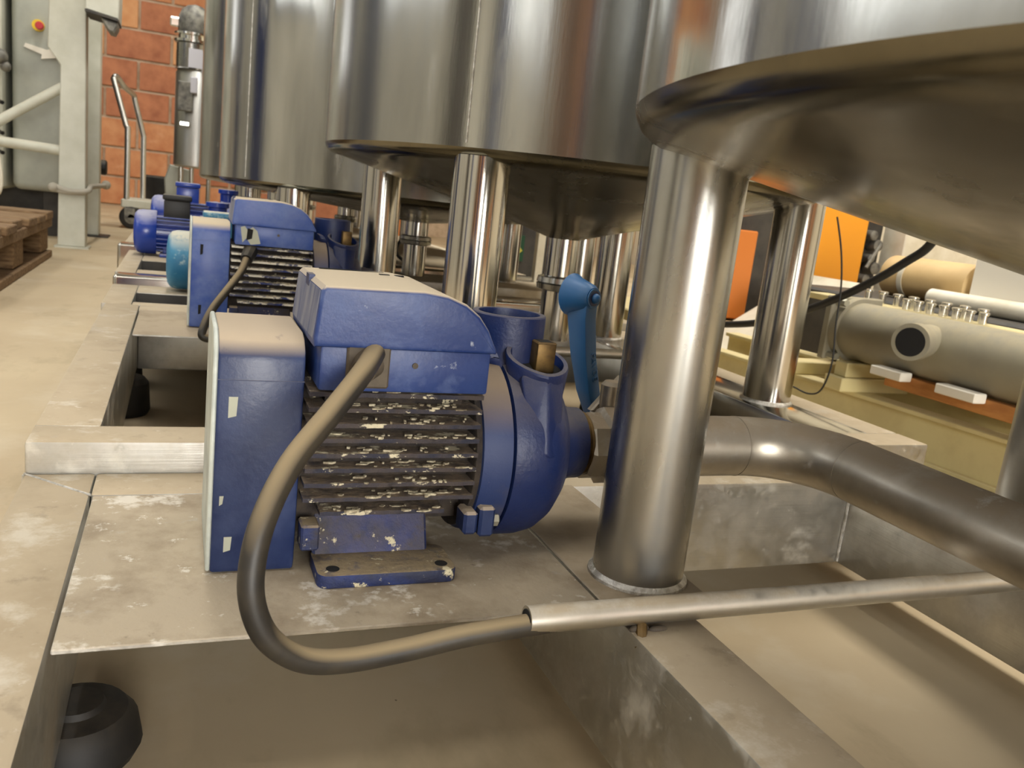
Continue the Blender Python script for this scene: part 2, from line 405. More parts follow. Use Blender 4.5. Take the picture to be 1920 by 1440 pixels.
# roof lights and windows (they light the hall)
for k, (x, y, sx, sy) in enumerate(((-.1, 5.0, .5, 9.0), (3.0, 3.0, 1.2, 9.0), (-2.8, 4.5, .7, 13.0), (-.5, -1.6, 5.0, 1.2))):
    tag(obj('window_%d' % (k+1), MB().box(x-sx/2, x+sx/2, y-sy/2, y+sy/2, ZC-.03, ZC-.001), 'sky_panel', smooth=0), kind='structure')
for k, y in enumerate((-2.5, 2.6, 10.2)):  # unseen panes; the farthest goes with the lamp added for the bricks
    t = obj('window_%d' % (k+5), MB().box(XL+.001, XL+.02, y-1.5, y+1.5, 1.3, 3.1), 'window_panel', smooth=0); tag(t, kind='structure')
    fr = MB()
    for q in (-1.5, -.5, .5, 1.5): fr.box(XL+.0, XL+.06, y+q-.03, y+q+.03, 1.27, 3.13)
    for q in (1.3, 2.2, 3.1): fr.box(XL+.0, XL+.06, y-1.53, y+1.53, q-.03, q+.03)
    obj('window_frame', fr, 'darkgrey', t, smooth=0)
t = obj('door_1', MB().box(-.9, 1.9, YF+.001, YF+.03, FLOOR, 2.4), 'window_panel', smooth=0); tag(t, kind='structure')  # unseen glowing panel added with the fill behind the camera
fr = MB().box(-1.0, -.9, YF, YF+.1, FLOOR, 2.5).box(1.9, 2.0, YF, YF+.1, FLOOR, 2.5).box(-1.0, 2.0, YF, YF+.1, 2.4, 2.5)
obj('door_frame', fr, 'darkgrey', t, smooth=0)

k = 1  # unseen columns added to put stripes into the tank reflections
for (x, y, wx, wy, m) in ((XL+.12, -1.2, .24, .4, 'blue_body'), (XL+.12, .4, .24, .7, 'darkgrey'), (XL+.12, 4.9, .24, .8, 'blue_body'), (XL+.12, 6.0, .24, .3, 'ceiling'), (XL+.12, 7.6, .24, .4, 'blue_body'),
                          (-3.2, YF+.12, .4, .24, 'darkgrey'), (-1.9, YF+.12, .6, .24, 'blue_body'), (3.2, YF+.12, .4, .24, 'darkgrey'), (XR-.12, 1.0, .24, .4, 'darkgrey')):
    tag(obj('trim_%d' % k, MB().box(x-wx/2, x+wx/2, y-wy/2, y+wy/2, FLOOR, ZC), m, smooth=0), kind='structure'); k += 1

# ------------------------------------------------------------------ steel skids
def beam(p, x0, x1, y0, y1, z0, z1, m='beam', bev=.004):
    return obj('beam', MB().box(x0, x1, y0, y1, z0, z1, bev, 2), m, p)
def foot(p, x, y, zt, r=.05):
    f = obj('rubber_foot', MB().lathe([(r*.45, zt), (r*.5, zt-.006), (r*.85, zt-.010), (r*1.02, zt-.022), (r*1.1, FLOOR+.012), (r*1.0, FLOOR)], (x, y, 0), 'Z', 28), 'rubber', p)
    return f
LABS = 'stainless steel box-beam skid '
s1 = thing('skid_frame', LABS+'nearest the camera, carrying the front blue pump', 'skid frame', (.5, .2, FLOOR))
zt = -.39; zb = -.54
beam(s1, -.171, -.091, -.7, 1.134, zb, zt, 'beam')
beam(s1, -.0905, 1.08, 1.055, 1.134, zb, zt)
beam(s1, 1.0805, 1.20, -.7, 1.134, zb, zt)
beam(s1, .419, .505, -.7, 1.0545, zb, zt)
beam(s1, .5055, 1.08, -.7, -.62, zb, zt)
obj('pump_plate', MB().box(-.0875, .4165, .697, 1.0525, zt-.005, zt-.0005, .001), 'plate_dirty', s1)
obj('pump_plate', MB().box(.417, .545, .675, 1.0525, zt, zt+.003, .001), 'plate', s1)
obj('weld_bead', MB().tube([(-.171, 1.1345, zt-.002), (-.1715, 1.1345, zt-.04)], .003, 8), 'weld', s1)
obj('weld_bead', MB().tube([(1.079, 1.054, zb+.004), (1.079, 1.054, zt-.004)], .003, 8), 'weld', s1)
obj('weld_bead', MB().tube([(-.171, 1.134, zt), (-.0895, 1.053, zt)], .0016, 6), 'weld', s1)
for x, y, r in ((-.085, .86, .058), (-.12, -.5, .058), (1.14, -.5, .05), (.46, -.5, .05)): foot(s1, x, y, zb, r)

s2 = thing('skid_frame', LABS+'second from the camera, under the second blue pump', 'skid frame', (.5, 1.7, FLOOR))
zt2 = -.349; zb2 = -.499
beam(s2, -.171, -.091, 1.212, 2.326, zb2, zt2)
beam(s2, -.171, 1.33, 1.1355, 1.2115, zb2, zt2)
beam(s2, -.0905, 1.33, 2.247, 2.326, zb2, zt2)
beam(s2, .45, .535, 1.212, 2.2465, zb2, zt2)
beam(s2, 1.13, 1.25, 1.212, 2.2465, zb2, zt2, 'leg_bright')
beam(s2, 1.2505, 1.33, 1.212, 2.2465, zb2, zt2)
obj('pump_plate', MB().box(-.0875, .4475, 1.91, 2.246, zt2-.005, zt2-.0005, .001), 'plate', s2)
for x, y in ((-.10, 1.29), (-.12, 2.2), (1.2, 1.4), (1.2, 2.2)): foot(s2, x, y, zb2, .058)

s3 = thing('skid_frame', LABS+'third from the camera, under the teal pump', 'skid frame', (.6, 2.5, FLOOR))
beam(s3, -.18, -.11, 2.3285, 2.712, zb2, zt2)
beam(s3, -.1095, 1.5, 2.3285, 2.372, zb2, zt2)
obj('pump_plate', MB().box(-.1095, 1.5, 2.572, 2.712, zt2-.09, zt2, .003), 'beam', s3)
beam(s3, .3, .42, 2.3725, 2.5715, zb2, zt2)
obj('liner', MB().box(-.1095, .299, 2.5695, 2.5717, zb2+.006, zt2-.004), 'darkgrey', s3, 0)  # dark sheet standing in for the shade inside the opening
obj('drip_tray', MB().box(-.1095, .29, 2.373, 2.571, zb2, zb2+.006), 'darkgrey', s3, 0)  # dark plate added so the opening looks shaded
foot(s3, -.14, 2.5, zb2); foot(s3, 1.4, 2.5, zb2)
s4 = thing('skid_frame', LABS+'fourth along the row with a bright rounded front rail', 'skid frame', (.6, 3.1, FLOOR))
zt4 = -.322
obj('beam', MB().box(-.18, 1.5, 2.7135, 2.80, zt4-.15, zt4, .012, 4), 'leg_bright', s4)
beam(s4, -.18, -.122, 2.8005, 3.54, zt4-.15, zt4)
beam(s4, -.1215, 1.5, 2.8005, 2.89, zt4-.15, zt4)
obj('pump_plate', MB().box(-.1215, 1.5, 3.2, 3.54, zt4-.09, zt4, .003), 'beam', s4)
beam(s4, .25, .40, 2.8905, 3.1995, zt4-.15, zt4)
obj('liner', MB().box(-.1215, .249, 3.1975, 3.1997, zt4-.144, zt4-.004), 'darkgrey', s4, 0)  # dark sheet for shade, as on the third skid
obj('drip_tray', MB().box(-.1215, .249, 2.891, 3.199, zt4-.15, zt4-.144), 'darkgrey', s4, 0)  # dark plate for shade at the bottom of this opening
foot(s4, -.14, 3.0, zt4-.15); foot(s4, 1.4, 3.0, zt4-.15)
s5 = thing('skid_frame', LABS+'farthest of the row, behind the glossy blue motor', 'skid frame', (.6, 4.5, FLOOR))
zt5 = -.30
obj('beam', MB().box(-.22, 1.5, 3.542, 3.63, zt5-.15, zt5, .012, 4), 'leg_bright', s5)
beam(s5, -.20, -.12, 3.6305, 6.9, zt5-.15, zt5)
obj('pump_plate', MB().box(-.1195, 1.5, 3.6305, 6.9, zt5-.09, zt5, .003), 'beam', s5)
foot(s5, -.16, 3.8, zt5-.15); foot(s5, 1.4, 3.8, zt5-.15); foot(s5, -.16, 6.6, zt5-.15); foot(s5, 1.4, 6.6, zt5-.15)

# ------------------------------------------------------------------ tanks
def tank(label, cx, cy, R, zr, za, legs, zleg, top=1.5, legr=.0508, leg_m='leg_bright', drain=.0375, drain_end=-.30, seam=None, clamp=True):
    t = thing('storage_tank', label, 'tank', (cx, cy, zleg))
    k = .022
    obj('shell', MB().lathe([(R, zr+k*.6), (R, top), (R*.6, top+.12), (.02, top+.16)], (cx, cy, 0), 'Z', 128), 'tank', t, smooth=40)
    rr = R-k
    prof = [(R+.0, zr+k*.6), (R-.002, zr+.008), (R-.006, zr+.001), (R-.013, zr-.004), (rr-.02, zr-.010)]
    def zc(r): return zr-.010 + (za-(zr-.010))*(1-r/(rr-.02))
    for q in (.8, .6, .4, .2): prof.append(((rr-.02)*q, zc((rr-.02)*q)))
    prof.append((.02, za))
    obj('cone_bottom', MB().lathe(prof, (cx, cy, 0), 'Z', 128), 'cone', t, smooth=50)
    for x, y in legs:
        d = math.hypot(x-cx, y-cy)
        ztop = zr+.001
        l = obj('leg', MB().lathe([(legr, zleg), (legr, ztop)], (x, y, 0), 'Z', 48), leg_m, t, smooth=40)
        obj('weld_bead', MB().lathe([(legr+.0055, zleg), (legr+.005, zleg+.003), (legr, zleg+.007)], (x, y, 0), 'Z', 48), 'weld', l)
    dp = obj('drain_pipe', MB().lathe([(drain, drain_end), (drain, za+.02)], (cx, cy, 0), 'Z', 40), 'leg_bright', t, smooth=40)
    if clamp:
        z = -.165
        obj('clamp', MB().lathe([(drain+.002, z+.018), (drain+.014, z+.014), (drain+.016, z+.002), (drain+.011, z), (drain+.016, z-.002), (drain+.014, z-.014), (drain+.002, z-.018)], (cx, cy, 0), 'Z', 40), 'leg', dp)
    if seam is not None:
        x, y = cx+(R+.0003)*math.cos(seam), cy+(R+.0003)*math.sin(seam)
        obj('weld_seam', MB().tube([(x, y, zr+.02), (x, y, top)], .0016, 6), 'weld', t)
    return t
TL = 'polished steel tank '
tank(TL+'nearest, cut off by the upper right of the photo', .845, .38, .565, .077, -.06, [(.49, .76), (1.115, .76), (.49, 0.0), (1.115, 0.0)], zt+.003,
     leg_m='leg', drain_end=-.2, clamp=False)
tank(TL+'second from the camera, with a thin vertical weld seam', .845, 1.84, .565, .079, -.065, [(.495, 1.46), (.485, 2.22), (1.2, 1.46), (1.19, 2.22)], zt2,
     seam=math.radians(226))
tank(TL+'third from the camera, wide and hanging lower', .845, 3.2, .725, -.022, -.10, [(.325, 2.75), (.36, 3.46), (1.35, 2.78), (1.33, 3.46)], zt4,
     seam=math.radians(205), drain=.045)
tank(TL+'fourth along the row, only its left edge showing', .845, 4.75, .765, -.028, -.10, [(.30, 4.25), (.36, 5.25), (1.38, 4.25), (1.33, 5.25)], zt5, drain=.045)
tank(TL+'fifth and farthest of the wide tanks', .845, 6.32, .70, -.028, -.10, [(.42, 5.8), (.42, 6.8), (1.30, 5.8), (1.30, 6.8)], zt5, drain=.045)

# ------------------------------------------------------------------ square-cased blue pumps
def louvre(p, x, z, y, wdt, h, m):
    obj('vent_slot', MB().prism([(x-wdt/2, z-h/2), (x+wdt/2-.001, z-h/2+.002), (x+wdt/2, z+h/2), (x-wdt/2, z+h/2)], 'Y', y-.0006, y+.002), m, p, smooth=0)
def square_pump(d, label, finm, slots, gland=True, hood_m='blue', box_m='blue_box'):
    D = Matrix.Translation(Vector(d)); dx, dy, dz = d
    t = thing('electric_pump', label, 'pump', (.2+dx, .9+dy, -.39+dz))
    def O(n, mb, m, p=t, smooth=32): return obj(n, mb.move(D), m, p, smooth)
    yc, zc = .9, -.275
    # fan cover (a folded sheet-metal hood) with pale rear rim
    hood = [(.8225, -.388), (.82, -.38), (.82, -.172), (.824, -.160), (.836, -.150), (.852, -.1455), (.95, -.1455), (.968, -.150), (.978, -.160), (.98, -.172), (.98, -.38), (.9775, -.388)]
    fc = O('fan_cover', MB().prism(hood, 'X', .0365, .118, .003, 2), hood_m)
    O('rim_plate', MB().prism([(y+(.0012 if y < .9 else -.0012), z+.001) for y, z in hood], 'X', .0325, .037, .0012), 'endplate')
    for (x, z, ww, hh, m) in slots: 
        obj('vent_slot', MB().prism([(x-ww/2, z-hh/2), (x+ww/2-.001, z-hh/2+.002), (x+ww/2, z+hh/2), (x-ww/2, z+hh/2)], 'Y', .8194, .8215).move(D), m, fc, smooth=0)
    O('fold_line', MB().box(.0366, .1178, .8195, .8205, -.1905, -.1897), hood_m, fc)
    # finned motor body
    O('motor_body', MB().lathe([(.062, .112), (.072, .116), (.072, .302), (.06, .306)], (0, yc, zc), 'X', 40), 'core')
    O('side_wall', MB().box(.1175, .3005, .845, .955, -.345, -.19), 'core')
    for k in range(9):
        z = -.198-.0157*k
        m = MB()
        tip = [.8035, .8035, .803, .803, .803, .8035, .804, .805, .807][k]
        x0, x1 = (.121, .3005) if k < 8 else (.139, .27)
        nseg = 22
        loop = []
        for i in range(nseg+1):
            x = x0+(x1-x0)*i/nseg
            loop.append((x, tip+rnd.uniform(-.0007, .0011)))
        poly = [(x0, .86)] + loop + [(x1, .86)]
        m.prism(poly[::-1], 'Z', z-.0022, z+.0022)
        O('cooling_fin', m, finm, t, 0)
        O('cooling_fin', MB().box(x0, x1, .94, .997, z-.0022, z+.0022), finm, t, 0)
    fk = MB()
    for k in range(190):
        row = rnd.randrange(9); z = -.198-.0157*row
        x = rnd.triangular(.14, .297, .25) if row < 8 else rnd.uniform(.15, .265)
        wdt = rnd.choice([.002, .003, .004, .006, .010]); h = rnd.uniform(.0006, .0022)
        yy = .806+rnd.uniform(-.003, .02)
        n = 5; poly = [(x+wdt*rnd.uniform(.5, 1)*math.cos(2*PI*q/n), yy+.0028*rnd.uniform(.5, 1.2)*math.sin(2*PI*q/n)) for q in range(n)]
        fk.prism(poly, 'Z', z+.0018, z+.0022+h)
    tag(O('paint_flakes', fk, 'flake', t, 0), kind='stuff')
    # flange between motor and pump with bolted ears
    O('motor_flange', MB().lathe([(.09, .2985), (.0955, .300), (.0955, .3065), (.09, .308)], (0, yc, zc), 'X', 56), 'core')
    for yy in (.802, .972):
        O('lug', MB().box(.291, .3068, yy-.004, yy+.026, -.349, -.323, .003), 'blue')
        O('lug', MB().box(.3085, .3265, yy-.004, yy+.026, -.352, -.318, .003), 'blue')
        O('bolt', MB().lathe([(.0075, .3265), (.0075, .334), (.004, .336)], (0, yy+.010, -.337), 'X', 6), 'bolt')
        O('lug', MB().box(.1215, .14, yy+.002, yy+.03, -.362, -.335, .002), 'foot')
    # cast foot
    O('pedestal', MB().prism([(.826, -.378), (.974, -.378), (.955, -.338), (.845, -.338)], 'X', .1375, .262, .003), 'foot')
    for y0, y1 in ((.774, .842), (.958, 1.026)):
        poly = []
        for (cx, cy_, a0) in ((.2705, y1-.012, 0), (.147, y1-.012, 90), (.147, y0+.012, 180), (.2705, y0+.012, 270)):
            for i in range(5):
                a = math.radians(a0+i*22.5); poly.append((cx+.012*math.cos(a)*.9, cy_+.012*math.sin(a)))
        ft = O('foot', MB().prism(poly, 'Z', -.3905, -.376, .002, 2), 'foot')
        yh = .79 if y0 < .9 else 1.012
        for x in (.153, .267):
            obj('bolt_hole', MB().lathe([(.0068, -.3765), (.0068, -.3755)], (x, yh, 0), 'Z', 16).move(D), 'hole', ft)
    # terminal box with its domed lid
    O('terminal_box', MB().box(.1265, .2985, .791, .945, -.1915, -.147, .003, 2), box_m)
    O('box_neck', MB().box(.14, .285, .83, .93, -.215, -.19), 'core')
    prof = [(.1195, -.148), (.1185, -.140), (.123, -.094), (.127, -.090), (.222, -.0885), (.246, -.0915), (.266, -.099), (.281, -.110), (.292, -.124), (.2985, -.137), (.302, -.143), (.3025, -.148)]
    lid = O('box_lid', MB().prism(prof, 'Y', .785, .955, .004, 3), box_m)
    O('side_panel', MB().prism([(.1180, -.141), (.1224, -.095), (.1235, -.095), (.120, -.141)], 'Y', .791, .949), 'lid_side', lid, 0)
    0 and O('lid_lip', MB().prism([(.1185, -.1485), (.1185, -.1445), (.3032, -.1435), (.3032, -.1485)], 'Y', .7838, .9560, .0015), 'blue_box', lid)
    obj('corner_notch', MB().box(.1215, .1275, .862, .882, -.0995, -.0882).move(D), 'blue_body', lid)
    obj('vent_slot', MB().box(.143, .215, .942, .944, -.0895, -.0883).move(D), 'hole', lid)
    obj('vent_slot', MB().box(.205, .216, .915, .922, -.0895, -.0880).move(D), 'hole', lid)
    obj('vent_slot', MB().box(.222, .232, .915, .921, -.0895, -.0880).move(D), 'hole', lid)
    O('screw', MB().lathe([(.003, 0), (.003, .0015)], (0, 0, 0), 'Y', 12).move(Matrix.Translation((.2195, .7895, -.1635))), 'gland')
    if gland:
        g = O('cable_gland', MB().box(.151, .1935, .7865, .7915, -.187, -.1415, .002), 'gland')
        obj('gland_nut', MB().tube([(.172, .79, -.163), (.166, .778, -.168)], .0165, 20, 0, .012).move(D), 'gland', g)
    # lantern and pump casing
    O('lantern', MB().lathe([(.092, .3055), (.0995, .307), (.1035, .322), (.1045, .3385), (.100, .340)], (0, yc, zc), 'X', 64), 'lantern', t, 40)
    O('pump_casing', MB().lathe([(.09, .3385), (.1065, .3415), (.108, .346), (.108, .372), (.104, .39), (.094, .405), (.078, .418), (.056, .428), (.045, .432)], (0, yc, zc), 'X', 64), 'blue_body', t, 40)
    O('inlet_port', MB().lathe([(.046, .42), (.046, .444), (.044, .448), (.0435, .462), (.036, .4625)], (0, yc, zc), 'X', 40), 'blue_body')
    O('thread', MB().lathe([(.0375, .46), (.039, .462), (.0372, .464), (.039, .466), (.0372, .468), (.039, .470), (.0375, .472)], (0, yc, zc), 'X', 40), 'brass')
    # casing neck, outlet port with open mouth
    O('casing_neck', MB().prism([(.3425, -.27), (.424, -.27), (.414, -.20), (.404, -.165), (.318, -.155), (.322, -.172), (.3425, -.185)], 'Y', .868, .95, .010, 3), 'blue_body')
    O('outlet_port', MB().lathe([(.0405, -.2), (.0425, -.165), (.043, -.150), (.043, -.1205), (.042, -.119), (.036, -.119), (.0355, -.122), (.034, -.16)], (.358, .905, 0), 'Z', 48), 'blue_body')
    O('port_mouth', MB().lathe([(.034, -.150), (.034, -.149)], (.358, .905, 0), 'Z', 32), 'hole')
    # almond-shaped priming cup with a square brass plug, and the web under it
    def loft(loops, m, name, p=t, sm=35, close=True):
        mb = MB(); R = [[mb.bm.verts.new(q) for q in lp] for lp in loops]; n = len(R[0])
        for A, B in zip(R, R[1:]):
            for q in range(n): mb.bm.faces.new((A[q], A[(q+1) % n], B[(q+1) % n], B[q]))
        mb.bm.faces.new(R[0]); mb.bm.faces.new(R[-1][::-1])
        return O(name, mb, m, p, sm)
    def almond(cx, cy_, z, a, b, tilt=0., n=28, ty=0.):
        L = []
        for q in range(n):
            th = 2*PI*q/n; c_, s2 = math.cos(th), math.sin(th)
            L.append((cx+a*c_*(1 if abs(c_) < .8 else 1.0), cy_+b*s2*(1-.35*abs(c_)), z+tilt*c_+ty*s2))
        return L
    cu = loft([almond(.392, .882, -.268, .018, .016), almond(.388, .870, -.235, .026, .026), almond(.381, .856, -.198, .034, .033, 0, 28, .006), almond(.377, .852, -.165, .0385, .037, -.004, 28, .013),
               almond(.377, .852, -.162, .0375, .036, -.004, 28, .013), almond(.377, .852, -.162, .0325, .0300, -.004, 28, .011), almond(.377, .852, -.176, .031, .028, 0, 28, .009)], 'blue_body', 'priming_cup')
    loft([almond(.377, .852, -.1768, .031, .028, 0, 28, .009), almond(.377, .852, -.1752, .031, .028, 0, 28, .009)], 'hole', 'cup_floor', cu)
    O('plug', MB().box(.3735, .3965, .846, .869, -.178, -.143, .002, 2), 'brass')
    obj('plug_recess', MB().box(.377, .393, .849, .866, -.1433, -.1426).move(D), 'hole', O('plug_cap', MB().box(.3733, .3967, .8458, .8692, -.1465, -.1429, .0015), 'brass'))
    wb_ = MB()
    for q in ((.350, .832, -.176), (.406, .838, -.176), (.378, .816, -.180), (.3765, .7905, -.262), (.396, .800, -.262), (.358, .802, -.245), (.40, .86, -.26), (.36, .86, -.25)): wb_.bm.verts.new(q)
    bmesh.ops.convex_hull(wb_.bm, input=wb_.bm.verts)
    bmesh.ops.bevel(wb_.bm, geom=list(wb_.bm.edges), offset=.003, segments=2, affect='EDGES', profile=.5)
    O('web', wb_, 'blue_body', t, 30)
    if not gland:
        tb = O('torn_opening', MB().prism([(.137, -.152), (.146, -.149), (.152, -.158), (.163, -.150), (.173, -.158), (.181, -.186), (.160, -.1895), (.150, -.176), (.142, -.186)], 'Y', .7895, .7925), 'palehole')
        obj('gap', MB().prism([(.150, -.180), (.162, -.176), (.164, -.156), (.152, -.153)], 'Y', .789, .7905).move(D), 'hole', tb, 0)
    return t
square_pump((0, 0, 0), 'blue electric pump in front, with dusty domed box lid and dirty fins', 'fin',
            [(.052, -.217, .0085, .021, 'palehole'), (.0525, -.358, .0075, .016, 'palehole'), (.045, -.312, .004, .010, 'palehole')])  # pale slots: light showing through the vents, put into the colour
square_pump((-.012, 1.205, .041), 'second blue electric pump with white flaking fins, behind the front one', 'fin_pale',
            [(.058, -.212, .0065, .024, 'hole'), (.058, -.348, .0065, .022, 'hole')], gland=False, hood_m='blue_lit', box_m='blue_lit')

# ------------------------------------------------------------------ round-cased pumps farther along
def round_pump(label, x, y, z, r, bodym, boxm, base, ln=.25, portm=None):
    portm = portm or bodym
    t = thing('electric_pump', label, 'pump', (x+ln/2, y, base))
    obj('fan_cover', MB().lathe([(r*.45, x), (r*.8, x+.004), (r*.95, x+.014), (r, x+.03), (r, x+.075), (r*.97, x+.078)], (0, y, z), 'X', 48), bodym, t, 40)
    obj('motor_body', MB().lathe([(r*.78, x+.07), (r*.78, x+ln), (r*.6, x+ln+.002)], (0, y, z), 'X', 40), bodym, t, 40)
    for k in range(9):
        a = math.radians(-60+15*k)      # fins of the side that shows, radial tips in one plane
        zz = z+r*.86*math.sin(a)
        yy = y-r*.97*math.cos(a*.75)
        obj('cooling_fin', MB().box(x+.078, x+ln-.01, yy, y, zz-.0018, zz+.0018), bodym, t, 0)
    obj('end_shield', MB().lathe([(r*.8, x+ln-.012), (r*.95, x+ln-.01), (r*.95, x+ln+.008), (r*.6, x+ln+.02)], (0, y, z), 'X', 40), bodym, t, 40)
    b = obj('terminal_box', MB().box(x+.10, x+.19, y-.045, y+.045, z+r*.7, z+r+.042, .004, 2), boxm, t)
    obj('box_lid', MB().box(x+.095, x+.195, y-.05, y+.05, z+r+.043, z+r+.062, .005, 2), boxm, b)
    obj('foot', MB().box(x+.09, x+ln-.03, y-r*.95, y+r*.95, base, base+.012, .003), bodym, t)
    obj('pedestal', MB().box(x+.10, x+ln-.04, y-r*.6, y+r*.6, base+.0125, z-r*.6, .003), bodym, t)
    obj('pump_casing', MB().lathe([(r*.7, x+ln+.015), (r*1.02, x+ln+.02), (r*1.05, x+ln+.06), (r*.8, x+ln+.085), (r*.45, x+ln+.095), (r*.45, x+ln+.12)], (0, y, z), 'X', 48), portm, t, 40)
    obj('outlet_port', MB().lathe([(.032, z), (.034, z+r+.03), (.042, z+r+.034), (.042, z+r+.05), (.03, z+r+.051)], (x+ln+.05, y, 0), 'Z', 32), portm, t)
    return t
round_pump('teal pump with flaking rounded fan cover, half hidden by second blue pump', -.035, 2.645, -.258, .085, 'teal', 'teal', zt2, .20)
round_pump('glossy blue motor pump with a black terminal box', -.158, 3.40, -.238, .080, 'blue_clean', 'black', zt4, .235)
round_pump('small blue pump behind the glossy blue motor pump', -.12, 3.95, -.205, .088, 'blue_clean', 'blue_clean', zt5, .26)

# ------------------------------------------------------------------ suction pipe, valve, cables, conduits
def elbow(c, r, a0, a1, n, z, sx=1):
    return [(c[0]+r*math.cos(math.radians(a0+(a1-a0)*i/n)), c[1]+r*math.sin(math.radians(a0+(a1-a0)*i/n)), z) for i in range(n+1)]
za = -.279
pth = [(.535, .9, za), (.70, .9, za)] + elbow((.70, .79), .11, 90, 0, 10, za)[1:] + [(.81, .60, za), (.812, .475, za)]
pth += [(.814+.028*math.sin(math.radians(a))**2, .475-.09*math.sin(math.radians(a)), za+.09*(1-math.cos(math.radians(a)))) for a in range(15, 91, 15)]
pth += [(.8435, .383, -.203)]
pp = thing('suction_pipe', 'thick dull steel pipe curving right from behind the front leg', 'pipe', (.75, .7, -.36))
obj('pipe_run', MB().tube(pth, .040, 36), 'pipe', pp, 50)
for px, py in ((.70, .9), (.81, .79)):
    d = Vector((1, 0, 0)) if py == .9 else Vector((0, -1, 0))
    p = Vector((px, py, za)); obj('weld_seam', MB().tube([p-d*.0012, p+d*.0012], .0405, 36), 'pipe', pp, 50)

v = thing('ball_valve', 'steel ball valve with upright blue lever behind the front leg', 'valve', (.50, .9, -.33))
obj('valve_body', MB().lathe([(.040, .470), (.043, .474), (.043, .492), (.050, .496), (.050, .53), (.043, .534), (.043, .552), (.040, .555)], (0, .9, za), 'X', 8), 'pipe', v, 20)
obj('stem', MB().lathe([(.014, za+.04), (.014, za+.075), (.01, za+.08)], (.512, .915, 0), 'Z', 20), 'pipe', v)
obj('bracket', MB().prism([(.488, za+.04), (.545, za+.02), (.545, za+.085), (.525, za+.085), (.500, za+.055)], 'Y', .918, .93, .002), 'pipe', v)
# lever: face frame  s = across the pale face, n = outward from it
n_ = Vector((.42, -.90, 0)).normalized(); s_ = Vector((.90, .42, 0)).normalized()
def LP(c, u, w, z): return Vector((c[0], c[1], 0)) + s_*u + n_*w + Vector((0, 0, z))
def lever_part(rows, m, name, par_, sm=25):
    mb = MB(); rings = []
    for (cx, cy_, z, hw, dep) in rows:
        rings.append([mb.bm.verts.new(LP((cx, cy_), *q, z)) for q in ((-hw, 0), (hw, 0), (hw*.8, -dep), (-hw*.8, -dep))])
    for A, B in zip(rings, rings[1:]):
        for i in range(4): mb.bm.faces.new((A[i], A[(i+1) % 4], B[(i+1) % 4], B[i]))
    mb.bm.faces.new(rings[0]); mb.bm.faces.new(rings[-1][::-1])
    bmesh.ops.recalc_face_normals(mb.bm, faces=mb.bm.faces)
    bmesh.ops.bevel(mb.bm, geom=list(mb.bm.edges), offset=.0016, segments=2, affect='EDGES', profile=.5)
    return obj(name, mb, m, par_, sm)
lv = lever_part([(.4815, .94, -.100, .0110, .032), (.482, .94, -.125, .0112, .032), (.490, .94, -.175, .0112, .028), (.502, .94, -.222, .0118, .024), (.514, .94, -.262, .006, .018)], 'lever', 'lever', v)
hub_o = Vector((.4815, .94, -.0995))
obj('grip_hub', MB().tube([hub_o+n_*.0005, hub_o-n_*.004, hub_o-n_*.016, hub_o-n_*.028, hub_o-n_*.034], .0135, 28, 0, .027), 'lever', lv, 40)
obj('grip_ring', MB().tube([hub_o+n_*.0, hub_o+n_*.0022], .0125, 28), 'lever', lv, 40)
obj('bolt_recess', MB().tube([hub_o+n_*.0015, hub_o+n_*.0027], .0098, 24), 'blue_body', lv, 40)
b = MB().ball((0, 0, 0), .0066, (1, 1, 1)); b.move(Matrix.Translation(hub_o+n_*.003+s_*.001)); obj('bolt_cap', b, 'lever', lv, 60)
# raised lettering down the lever's pale face
def lettering(txt, o, right, up, nrm, size, m, parent, name='lettering', ext=.0004):
    cu = bpy.data.curves.new(name, 'FONT'); cu.body = txt; cu.size = size; cu.extrude = ext; cu.align_x = 'CENTER'; cu.align_y = 'CENTER'
    tmp = bpy.data.objects.new(name, cu); C.objects.link(tmp)
    bpy.context.view_layer.update()
    me = bpy.data.meshes.new_from_object(tmp.evaluated_get(bpy.context.evaluated_depsgraph_get()))
    bpy.data.objects.remove(tmp); bpy.data.curves.remove(cu)
    R = Matrix((right, up, nrm)).transposed().to_4x4()
    me.transform(Matrix.Translation(o) @ R)
    me.materials.clear(); me.materials.append(M[m])
    ob = bpy.data.objects.new(name, me); C.objects.link(ob); par(ob, parent); return ob
ax = (Vector((.502, .94, -.222))-Vector((.486, .94, -.150))).normalized()
upv = n_.cross(ax).normalized()
lettering('PAVDE', Vector((.4945, .94, -.187))+n_*.0003+s_*.002, ax, upv, n_, .0125, 'lever', lv)

cab = [(.178, .79, -.152), (.16, .755, -.165), (.127, .715, -.193), (.09, .675, -.226), (.067, .645, -.264), (.059, .63, -.302), (.063, .625, -.332),
       (.077, .625, -.358), (.104, .63, -.379), (.141, .638, -.388), (.194, .645, -.387), (.254, .65, -.381), (.345, .655, -.3765)]
tag(obj('power_cable', MB().tube(cab, .0105, 18, 8), 'cable', None, 60), 'thick dusty cable looping from the front pump box into a steel tube', 'cable')
c2 = [(.147, 2.005, -.168), (.14, 1.985, -.180), (.126, 1.95, -.208), (.096, 1.9, -.244), (.068, 1.87, -.281), (.051, 1.85, -.318), (.053, 1.845, -.338), (.10, 1.85, -.339), (.30, 1.87, -.336)]
pc = obj('power_cable', MB().tube(c2, .0085, 14, 8), 'cable', None, 60); tag(pc, 'black cable curving down from the second blue pump', 'cable')
obj('cable_gland', MB().tube([(.150, 2.012, -.162), (.139, 1.983, -.182)], .017, 10, 0, .014), 'black', pc)
